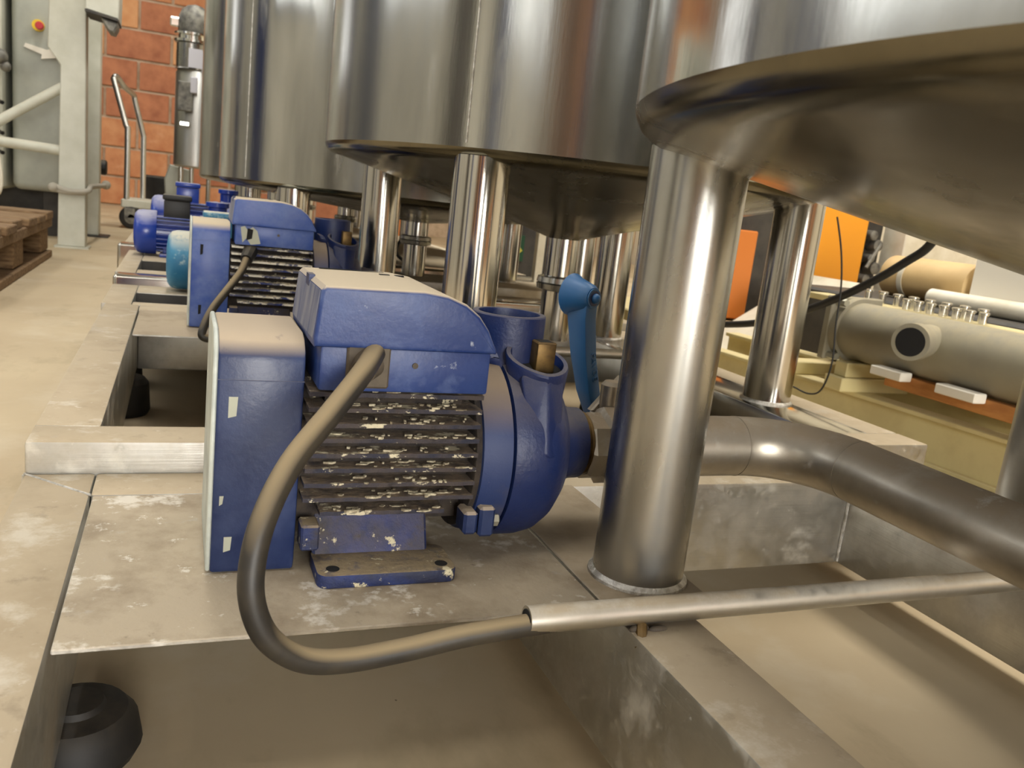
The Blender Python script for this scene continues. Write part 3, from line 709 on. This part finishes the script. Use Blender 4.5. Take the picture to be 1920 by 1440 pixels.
def conduit(y, x0, x1, z, r, label):
    o = obj('conduit_tube', MB().tube([(x0, y, z), (x1, y, z)], r, 24), 'conduit', None, 50); tag(o, label, 'conduit')
    obj('tube_mouth', MB().lathe([(r*.78, x0-.0006), (r*.78, x0+.001)], (0, y, z), 'X', 20), 'hole', o)
    return o
cd = conduit(.655, .311, 1.19, -.3735, .0132, 'thin steel tube across the front skid, with the cable entering it')
obj('weld_bead', MB().ball((.43, .648, -.389), .007, (1.6, .8, .7)).ball((.45, .645, -.3895), .006, (1.8, .7, .6)), 'gland', cd)
obj('bolt_stub', MB().tube([(.432, .648, -.385), (.424, .630, -.40)], .006, 8), 'brass', cd)
conduit(1.87, .30, 1.24, -.336, .0125, 'pale steel tube across the second skid, behind the blue lever')
ck = [(1.9, 2.80, -.36), (1.9, 2.643, -.341), (1.9, 2.428, -.299), (1.9, 2.221, -.229), (1.9, 2.045, -.151), (1.9, 1.911, -.078), (1.9, 1.826, -.023), (1.9, 1.771, .015), (1.88, 1.72, .06)]
tag(obj('black_hose', MB().tube(ck, .0125, 14, 6), 'cable_thin', None, 60), 'thick black hose rising under the nearest tank, by the orange panel', 'hose')
th = [(1.8, 2.02, .08), (1.8, 1.978, -.015), (1.8, 1.95, -.121), (1.8, 1.942, -.231), (1.8, 1.928, -.34), (1.8, 1.95, -.427), (1.8, 2.002, -.453), (1.8, 2.091, -.448), (1.8, 2.2, -.46)]
tag(obj('hanging_wire', MB().tube(th, .0027, 8, 6), 'cable_thin', None, 60), 'thin black wire hanging in front of the orange panel', 'wire')

# ------------------------------------------------------------------ right: exchanger on a cream frame
hx = thing('heat_exchanger', 'long grey cylindrical exchanger with a side nozzle, lying on cream rails', 'heat exchanger', (2.05, 1.4, -.355))
EX, EZ, ER = 2.05, -.264, .0925
obj('shell', MB().lathe([(ER, .35), (ER, 2.13)], (EX, 0, EZ), 'Y', 64), 'grey', hx, 40)
obj('tube_sheet', MB().box(EX-.105, EX+.105, 2.13, 2.16, EZ-.10, EZ+.105, .004), 'grey', hx)
obj('flange', MB().lathe([(ER+.012, 2.10), (ER+.012, 2.13)], (EX, 0, EZ), 'Y', 48), 'grey', hx)
NZ = Matrix.Translation((EX, 1.80, -.235)) @ Matrix.Rotation(math.radians(24), 4, 'Z')
nz_ = obj('nozzle', MB().lathe([(.046, -.075), (.046, -.165), (.051, -.168), (.051, -.215), (.041, -.2155)], (0, 0, 0), 'X', 40).move(NZ), 'grey', hx, 40)
obj('bore', MB().lathe([(.0395, -.2162), (.0395, -.215)], (0, 0, 0), 'X', 32).move(NZ), 'hole', nz_)
for y, z in ((2.115, EZ+.088), (2.115, EZ-.085)):
    obj('bolt', MB().lathe([(.012, 2.09), (.012, 2.14)], (EX-.085, 0, z), 'Y', 6), 'bolt', hx)
# rows of bright nipples standing on a bar behind the shell
nb = thing('nipple_rail', 'pale bar with two rows of small bright nipples, behind the grey exchanger', 'manifold', (2.2, 1.9, -.20))
obj('bar', MB().box(2.162, 2.25, 1.62, 2.5, -.20, -.178, .003), 'yellowcream', nb)
for k in range(7):
    y = 2.06-.048*k
    q = obj('nipple', MB().lathe([(.012, -.178), (.012, -.152), (.016, -.150), (.016, -.145), (.011, -.143)], (2.18, y, 0), 'Z', 12), 'chrome', nb)
for k in range(8):
    y = 2.28-.066*k
    q = obj('nipple', MB().lathe([(.012, -.178), (.012, -.146), (.017, -.144), (.017, -.138), (.011, -.136)], (2.23, y, 0), 'Z', 12), 'chrome', nb)
sd = thing('pipe_rack', 'cream-yellow steel rack of rails on the floor behind the skids', 'rack', (2.2, 1.5, FLOOR))
def rail(x0, y0, x1, y1, zt_, zb_, wd=.075):
    L = math.hypot(x1-x0, y1-y0); a = math.atan2(y1-y0, x1-x0)
    mb = MB().box(0, L, 0, wd, zt_-.014, zt_, .002).box(0, L, wd*.3, wd*.3+.012, zb_+.014, zt_-.014).box(0, L, 0, wd, zb_, zb_+.014, .002)
    mb.move(Matrix.Translation((x0, y0, 0)) @ Matrix.Rotation(a, 4, 'Z'))
    obj('rail', mb, 'yellowcream', sd, 0)
rail(1.935, 2.9, 2.12, .55, -.45, FLOOR, .07)
rail(2.12, 2.9, 2.33, .55, -.405, FLOOR, .07)
obj('cross_bar', MB().box(1.94, 2.27, 2.02, 2.10, -.4495, -.405, .003), 'yellowcream', sd)
obj('cross_bar', MB().box(1.95, 2.27, 2.28, 2.36, -.4495, -.405, .003), 'yellowcream', sd)
obj('cradle', MB().box(1.96, 2.14, 2.03, 2.085, -.4045, -.358, .003), 'yellowcream', sd)
obj('cradle', MB().box(2.12, 2.20, .62, .68, -.4495, -.358, .003), 'yellowcream', sd)
tag(obj('plank', MB().box(1.985, 2.02, .7, 1.90, -.395, -.352, .002), 'board', smooth=0), 'orange-brown wooden plank under the grey exchanger', 'plank')
for y0, y1 in ((1.80, 1.92), (1.55, 1.68)):
    far = y0 > 1.7
    tag(obj('foam_block', MB().box(1.94, 1.985, y0, y1, -.365, -.338, .003), 'whiteboard', smooth=0),
        'white foam block under the exchanger, ' + ('below its side nozzle' if far else 'farther right along the plank'), 'block')
# machine bed and what lies on it
tag(obj('machine_bed', MB().box(2.5, 3.3, 1.2, 3.05, FLOOR, -.185, .01), 'darkgrey', smooth=0), 'dark machine bed behind the grey exchanger', 'machine')
dr = obj('tan_drum', MB().lathe([(.06, 2.30), (.084, 2.31), (.084, 2.72), (.06, 2.74)], (2.78, 0, -.098), 'Y', 48), 'tan', smooth=40); tag(dr, 'tan drum lying on the bed, above the bright nipples', 'drum')
obj('rib_band', MB().lathe([(.0865, 2.60), (.0865, 2.625)], (2.78, 0, -.098), 'Y', 48), 'whitepaint', dr)
tag(obj('white_box', MB().box(2.70, 2.95, 1.55, 2.28, -.184, .10, .004), 'whiteboard', smooth=0), 'white box at the right edge, beside the tan drum', 'box')
tag(obj('white_roll', MB().tube([(2.655, 2.40, -.152), (2.655, 1.5, -.152)], .032, 24, 0), 'whitepaint', smooth=40), 'off-white roll lying in front of the white box', 'roll')
# orange machine
om = thing('orange_machine', 'bright orange machine panel seen right of the second tank leg', 'machine', (3.2, 3.9, FLOOR))
obj('panel', MB().box(3.02, 3.335, 3.5, 3.54, -.30, .6, .006), 'orange', om)
obj('panel', MB().box(2.44, 2.655, 3.5, 3.54, -.42, .02, .006), 'orange2', om)
obj('cabinet', MB().box(2.46, 3.36, 3.545, 4.3, FLOOR, .55, .01), 'darkgrey', om)
obj('base', MB().box(2.44, 3.36, 3.47, 3.5, FLOOR, -.43, .004), 'tan', om)
obj('handle', MB().tube([(2.86, 3.50, -.33), (2.86, 3.46, -.33), (2.94, 3.46, -.31), (2.94, 3.50, -.31)], .012, 10), 'black', om)
gm = thing('gearbox', 'grey oily mechanism between the orange panel and the white panel', 'machine', (3.42, 3.6, FLOOR))
obj('housing', MB().box(3.36, 3.52, 3.58, 3.8, FLOOR, .3, .01), 'darkgrey', gm)
for k, (x, z, r) in enumerate(((3.39, .07, .025), (3.43, .02, .03), (3.40, -.05, .022), (3.44, -.10, .032), (3.39, -.16, .024))):
    obj('shaft', MB().lathe([(r*.6, 3.50), (r, 3.505), (r, 3.57), (r*.5, 3.58)], (x, 0, z), 'Y', 16), 'midgrey', gm)
obj('lever', MB().tube([(3.37, 3.5, -.10), (3.44, 3.5, .03)], .010, 10), 'midgrey', gm)
tag(obj('white_cabinet', MB().box(3.50, 4.3, 3.40, 3.56, FLOOR, .4, .006), 'whitepaint', smooth=0), 'white cabinet above the tan drum, under the tank edge', 'cabinet')
wp = MB().prism([(2.30, -.55), (2.34, -.55), (2.95, -.19), (2.92, -.16)], 'Y', 3.05, 3.40, .003); tag(obj('leaning_sheet', wp, 'whitepaint', smooth=0), 'white sheet leaning between the two right-hand legs', 'sheet')
tag(obj('cream_crate', MB().box(1.75, 2.2, 3.05, 3.6, FLOOR, -.36, .006), 'yellowcream', smooth=0), 'cream crate on the floor behind the leaning white sheet', 'crate')
# things glimpsed between the legs, left to right
tag(obj('orange_case', MB().box(1.50, 1.82, 6.9, 7.3, -.405, -.12, .01), 'orange2', smooth=0), 'orange case on a white box, glimpsed under the third tank', 'case')
tag(obj('white_box', MB().box(1.45, 2.1, 6.85, 7.4, FLOOR, -.405, .01), 'whitepaint', smooth=0), 'white box carrying the orange case under the third tank', 'box')
tag(obj('drip_hose', MB().tube([(1.02, 3.92, -.10), (.99, 3.88, -.16), (.93, 3.82, -.22), (.92, 3.80, -.265), (.95, 3.8, -.2915)], .008, 8, 5), 'cable_thin', smooth=50), 'black hose drooping beside the leg under the third tank', 'hose')
fb = thing('flag_case', 'dark cabinet with a small green and yellow flag sticker', 'cabinet', (1.75, 4.7, FLOOR))
k_ = 4.7/3.6
obj('cabinet', MB().box(1.74, 2.10, 4.72, 5.1, FLOOR, .0, .01), 'darkgrey', fb)
obj('flag_field', MB().box(1.355*k_, 1.462*k_, 4.71, 4.7195, -.237*k_, -.12*k_), 'green', fb, 0)
cxf, czf = 1.417*k_, -.185*k_
obj('flag_diamond', MB().prism([(cxf-.052, czf+.004), (cxf, czf-.05), (cxf+.05, czf-.004), (cxf, czf+.05)], 'Y', 4.706, 4.7095), 'flagyellow', fb, 0)
obj('flag_disc', MB().lathe([(.02, 4.704), (.02, 4.7055)], (cxf, 0, czf), 'Y', 20), 'flagblue', fb)
tag(obj('white_post', MB().box(1.645, 1.685, 3.88, 3.92, FLOOR, -.06, .002), 'whitepaint', smooth=0), 'slim white post beside the drain of the second tank', 'post')
tag(obj('cream_roll', MB().tube([(1.66, 4.45, -.512), (1.82, 4.48, -.512)], .088, 24), 'whitepaint', smooth=40), 'cream roll resting behind the outlet of the front pump', 'roll')

# ------------------------------------------------------------------ left background
mc = thing('grey_machine', 'grey-white enamelled machine on square legs at the left', 'machine', (-1.0, 6.8, FLOOR))
Y0 = 6.36
obj('leg', MB().prism([(-.757, FLOOR+.012), (-.592, FLOOR+.012), (-.598, 1.25), (-.80, 1.25), (-.815, .66), (-.742, .56)], 'Y', Y0, Y0+.15, .005), 'cream', mc, 0)
obj('leg', MB().box(-.70, -.60, 7.46, 7.62, FLOOR+.012, 1.2, .006), 'cream', mc, 0)
obj('base_plate', MB().box(-.775, -.57, Y0-.02, Y0+.17, FLOOR, FLOOR+.012), 'cream', mc, 0)
obj('base_plate', MB().box(-.74, -.53, 7.42, 7.66, FLOOR, FLOOR+.012), 'darkgrey', mc, 0)
obj('brace', MB().tube([(-1.30, Y0+.06, .02), (-.735, Y0+.06, .43)], .032, 14), 'cream', mc)
obj('brace', MB().tube([(-1.30, Y0+.06, .05), (-.74, Y0+.06, .028)], .034, 14), 'cream', mc)
obj('cabinet', MB().box(-1.12, -.775, 7.0, 7.5, -.27, 1.5, .05, 4), 'greycab', mc)
obj('cabinet', MB().box(-1.9, -1.16, 6.9, 7.5, -.28, 1.4, .02), 'cream', mc)
obj('hood', MB().lathe([(.05, .80), (.16, .88), (.24, 1.08), (.24, 1.25)], (-1.21, Y0-.2, 0), 'Z', 32), 'greycab', mc, 50)
es = obj('stop_button', MB().lathe([(.038, 6.998), (.038, 6.96)], (-.950, 0, .850), 'Y', 24), 'yellow', mc)
obj('button_cap', MB().lathe([(.022, 6.89), (.027, 6.90), (.027, 6.92), (.015, 6.93), (.015, 6.955)], (-.934, 0, .842), 'Y', 20), 'red', es)
obj('arrow_mark', MB().prism([(-1.04, .70), (-.93, .665), (-.935, .635), (-.82, .66), (-.86, .715), (-.90, .70), (-1.03, .725)], 'Y', 6.985, 6.999), 'whiteboard', mc, 0)
for x in (-.95, -1.8): obj('foot', MB().box(x, x+.1, 7.2, 7.3, FLOOR, -.27), 'darkgrey', mc, 0)
obj('rear_body', MB().box(-1.85, -.8, 7.5, 9.2, FLOOR+.10, 1.3, .01), 'darkgrey', mc, 0)
for k, z in enumerate((.33, .24, .13, .0)):
    obj('control_lever', MB().tube([(-1.22, 6.9, z), (-1.14, 6.80, z-.03)], .014, 8), 'black', mc)
obj('valve_cluster', MB().ball((-1.16, 6.85, .60), .05).ball((-1.13, 6.86, .54), .035), 'midgrey', mc)
obj('rope_tie', MB().tube([(-.775, Y0-.015, -.20), (-.69, Y0-.02, -.225), (-.58, Y0-.015, -.215), (-.575, Y0+.17, -.19), (-.56, 7.45, -.195), (-.54, 7.47, -.175)], .018, 8, 4)
    .tube([(-.775, Y0-.012, -.225), (-.70, Y0-.018, -.235), (-.59, Y0-.015, -.23)], .014, 8, 4).ball((-.78, Y0-.02, -.21), .03).ball((-.55, 7.45, -.19), .035), 'rope', mc, 50)
obj('wheel', MB().lathe([(.05, -.62), (.06, -.61), (.06, -.58), (.05, -.57)], (0, 7.8, -.06), 'X', 20), 'black', mc)
tag(obj('loose_cord', MB().tube([(-1.12, 6.3, .15), (-1.09, 6.28, .02), (-1.06, 6.26, -.18), (-1.075, 6.26, -.28), (-1.12, 6.27, -.27)], .011, 8, 5), 'whitepaint', smooth=50), 'white cord dangling at the left edge', 'cord')
hp = thing('hopper_chute', 'grey box chute jutting out above the orange brick wall', 'chute', (-.5, 6.3, .80))
obj('box', MB().prism([(-.588, .90), (-.40, .87), (-.39, 1.3), (-.588, 1.3)], 'Y', 6.2, 6.5, .006), 'cream', hp)
obj('lower_trim', MB().prism([(-.588, .885), (-.40, .855), (-.40, .869), (-.588, .899)], 'Y', 6.18, 6.5), 'darkgrey', hp, 0)
obj('spout', MB().prism([(-.50, .866), (-.405, .852), (-.405, .825), (-.425, .785), (-.455, .79), (-.485, .83)], 'Y', 6.2, 6.4, .01), 'midgrey', hp)

pl = thing('wooden_pallet', 'weathered wooden pallet on the floor at the left edge', 'pallet', (-1.3, 5.0, FLOOR))
zp = FLOOR; Hh = .27
for y in (3.75, 4.72, 5.58):
    for x in (-.83, -1.45, -2.05):
        obj('block', MB().box(x-.06, x+.10, y-.13, y+.13, zp+.045, zp+Hh-.09, .006), 'wood', pl, 0)
for x in (-.80, -1.42, -2.02):
    obj('runner', MB().box(x-.09, x+.09, 3.6, 5.73, zp, zp+.04, .004), 'wood', pl, 0)
    obj('stringer', MB().box(x-.09, x+.09, 3.6, 5.73, zp+Hh-.09, zp+Hh-.04, .004), 'wood', pl, 0)
for k in range(7):
    y = 3.6+.31*k
    obj('slat', MB().box(-2.12, -.705+rnd.uniform(-.015, .015), y, y+.24, zp+Hh-.04, zp+Hh+rnd.uniform(-.004, .004), .005), 'wood', pl, 0)
tag(obj('dark_strap', MB().box(-1.5, -.98, 5.55, 5.7, FLOOR+Hh+.006, FLOOR+Hh+.03, .004), 'black', smooth=0), 'dark flat strap lying across the pallet end', 'strap')

tr = thing('hand_trolley', 'white platform trolley with a bent chrome push handle, before the brick wall', 'trolley', (-.2, 8.9, FLOOR))
obj('platform', MB().box(-.52, .25, 8.75, 9.35, -.41, -.33, .01), 'cream', tr)
hz = [(-.475, 8.78, -.34), (-.475, 8.78, .27), (-.49, 8.80, .33), (-.595, 8.85, .70), (-.60, 8.86, .735), (-.58, 8.90, .755), (-.52, 9.0, .68), (-.455, 9.22, .64), (-.44, 9.25, .58), (-.365, 9.28, .28), (-.36, 9.28, .22), (-.355, 9.28, -.34)]
obj('push_handle', MB().tube(hz, .026, 14, 3), 'satin', tr, 60)
wl = obj('wheel', MB().lathe([(.06, 8.74), (.095, 8.745), (.105, 8.76), (.105, 8.80), (.095, 8.815), (.06, 8.82)], (-.43, 0, FLOOR+.105), 'Y', 32), 'rubber', tr)
obj('wheel_hub', MB().lathe([(.03, 8.735), (.06, 8.739), (.06, 8.75)], (-.43, 0, FLOOR+.105), 'Y', 24), 'midgrey', wl)
obj('fork', MB().box(-.49, -.40, 8.735, 8.742, FLOOR+.10, -.41, .002), 'midgrey', tr)
wl = obj('wheel', MB().lathe([(.06, 9.24), (.095, 9.245), (.105, 9.26), (.105, 9.30), (.095, 9.315), (.06, 9.32)], (.15, 0, FLOOR+.105), 'Y', 32), 'rubber', tr)
tag(obj('dark_bin', MB().lathe([(.10, FLOOR), (.17, -.32), (.20, -.12), (.18, -.10)], (-.19, 9.9, 0), 'Z', 24), 'rubber', smooth=50), 'small dark bin behind the trolley platform', 'bin')
tag(obj('sheet_offcut', MB().prism([(-.10, FLOOR), (.08, FLOOR), (.06, .0), (-.10, .03), (-.14, -.10)], 'Y', 7.9, 7.98, .01), 'greycab', smooth=0), 'pale grey sheet standing left of the slim mixer column', 'sheet')

mx = thing('mixer_column', 'slim steel vessel with a dome-topped gearmotor, left of the tanks', 'mixer', (.09, 7.5, zt5))
cx, cy = .10, 7.5
obj('vessel', MB().lathe([(.15, .015), (.17, .03), (.17, .74), (.15, .77)], (cx, cy, 0), 'Z', 48), 'satin', mx, 40)
obj('control_box', MB().box(cx-.15, cx-.04, cy-.20, cy-.155, .44, .66, .006), 'midgrey', mx)
obj('lamp_guard', MB().box(cx-.06, cx-.01, cy-.21, cy-.16, .58, .70, .006), 'label', mx)
obj('clip', MB().box(cx-.13, cx-.06, cy-.20, cy-.16, .33, .36, .004), 'chrome', mx)
obj('neck', MB().lathe([(.12, .76), (.11, .77), (.11, .95), (.12, .955)], (cx-.06, cy-.06, 0), 'Z', 32), 'leg', mx)
lb = obj('label_plate', MB().box(cx-.08, cx+.02, cy-.185, cy-.172, .77, .91), 'label', mx, 0)
obj('label_plate', MB().box(cx+.02, cx+.12, cy-.185, cy-.178, .745, .90), 'label', mx, 0)
for k, (z, wd) in enumerate(((.88, .07), (.845, .03), (.82, .045), (.795, .03))):
    obj('print_bar', MB().box(cx+.03, cx+.03+wd, cy-.1858, cy-.1848, z-.006, z+.006), 'ink', lb, 0)
obj('clamp_ring', MB().lathe([(.125, .955), (.14, .96), (.14, .98), (.11, .985), (.11, 1.01), (.14, 1.015), (.14, 1.03), (.12, 1.035)], (cx-.05, cy-.04, 0), 'Z', 32), 'chrome', mx, 25)
obj('gearmotor', MB().lathe([(.12, 1.035), (.125, 1.10), (.12, 1.15), (.10, 1.20), (.06, 1.235), (.01, 1.25)], (cx-.04, cy-.04, 0), 'Z', 32), 'midgrey', mx, 50)
obj('junction_box', MB().box(cx-.22, cx-.15, cy-.1, cy-.03, 1.06, 1.13, .01), 'chrome', mx)
for x in (cx-.11, cx-.03, cx+.10):
    obj('leg', MB().tube([(x, cy-.08, zt5), (x, cy-.08, .03)], .018, 12), 'leg_bright', mx)
for o in list(S.objects):
    if o.type == 'EMPTY' and not o.children: bpy.data.objects.remove(o)
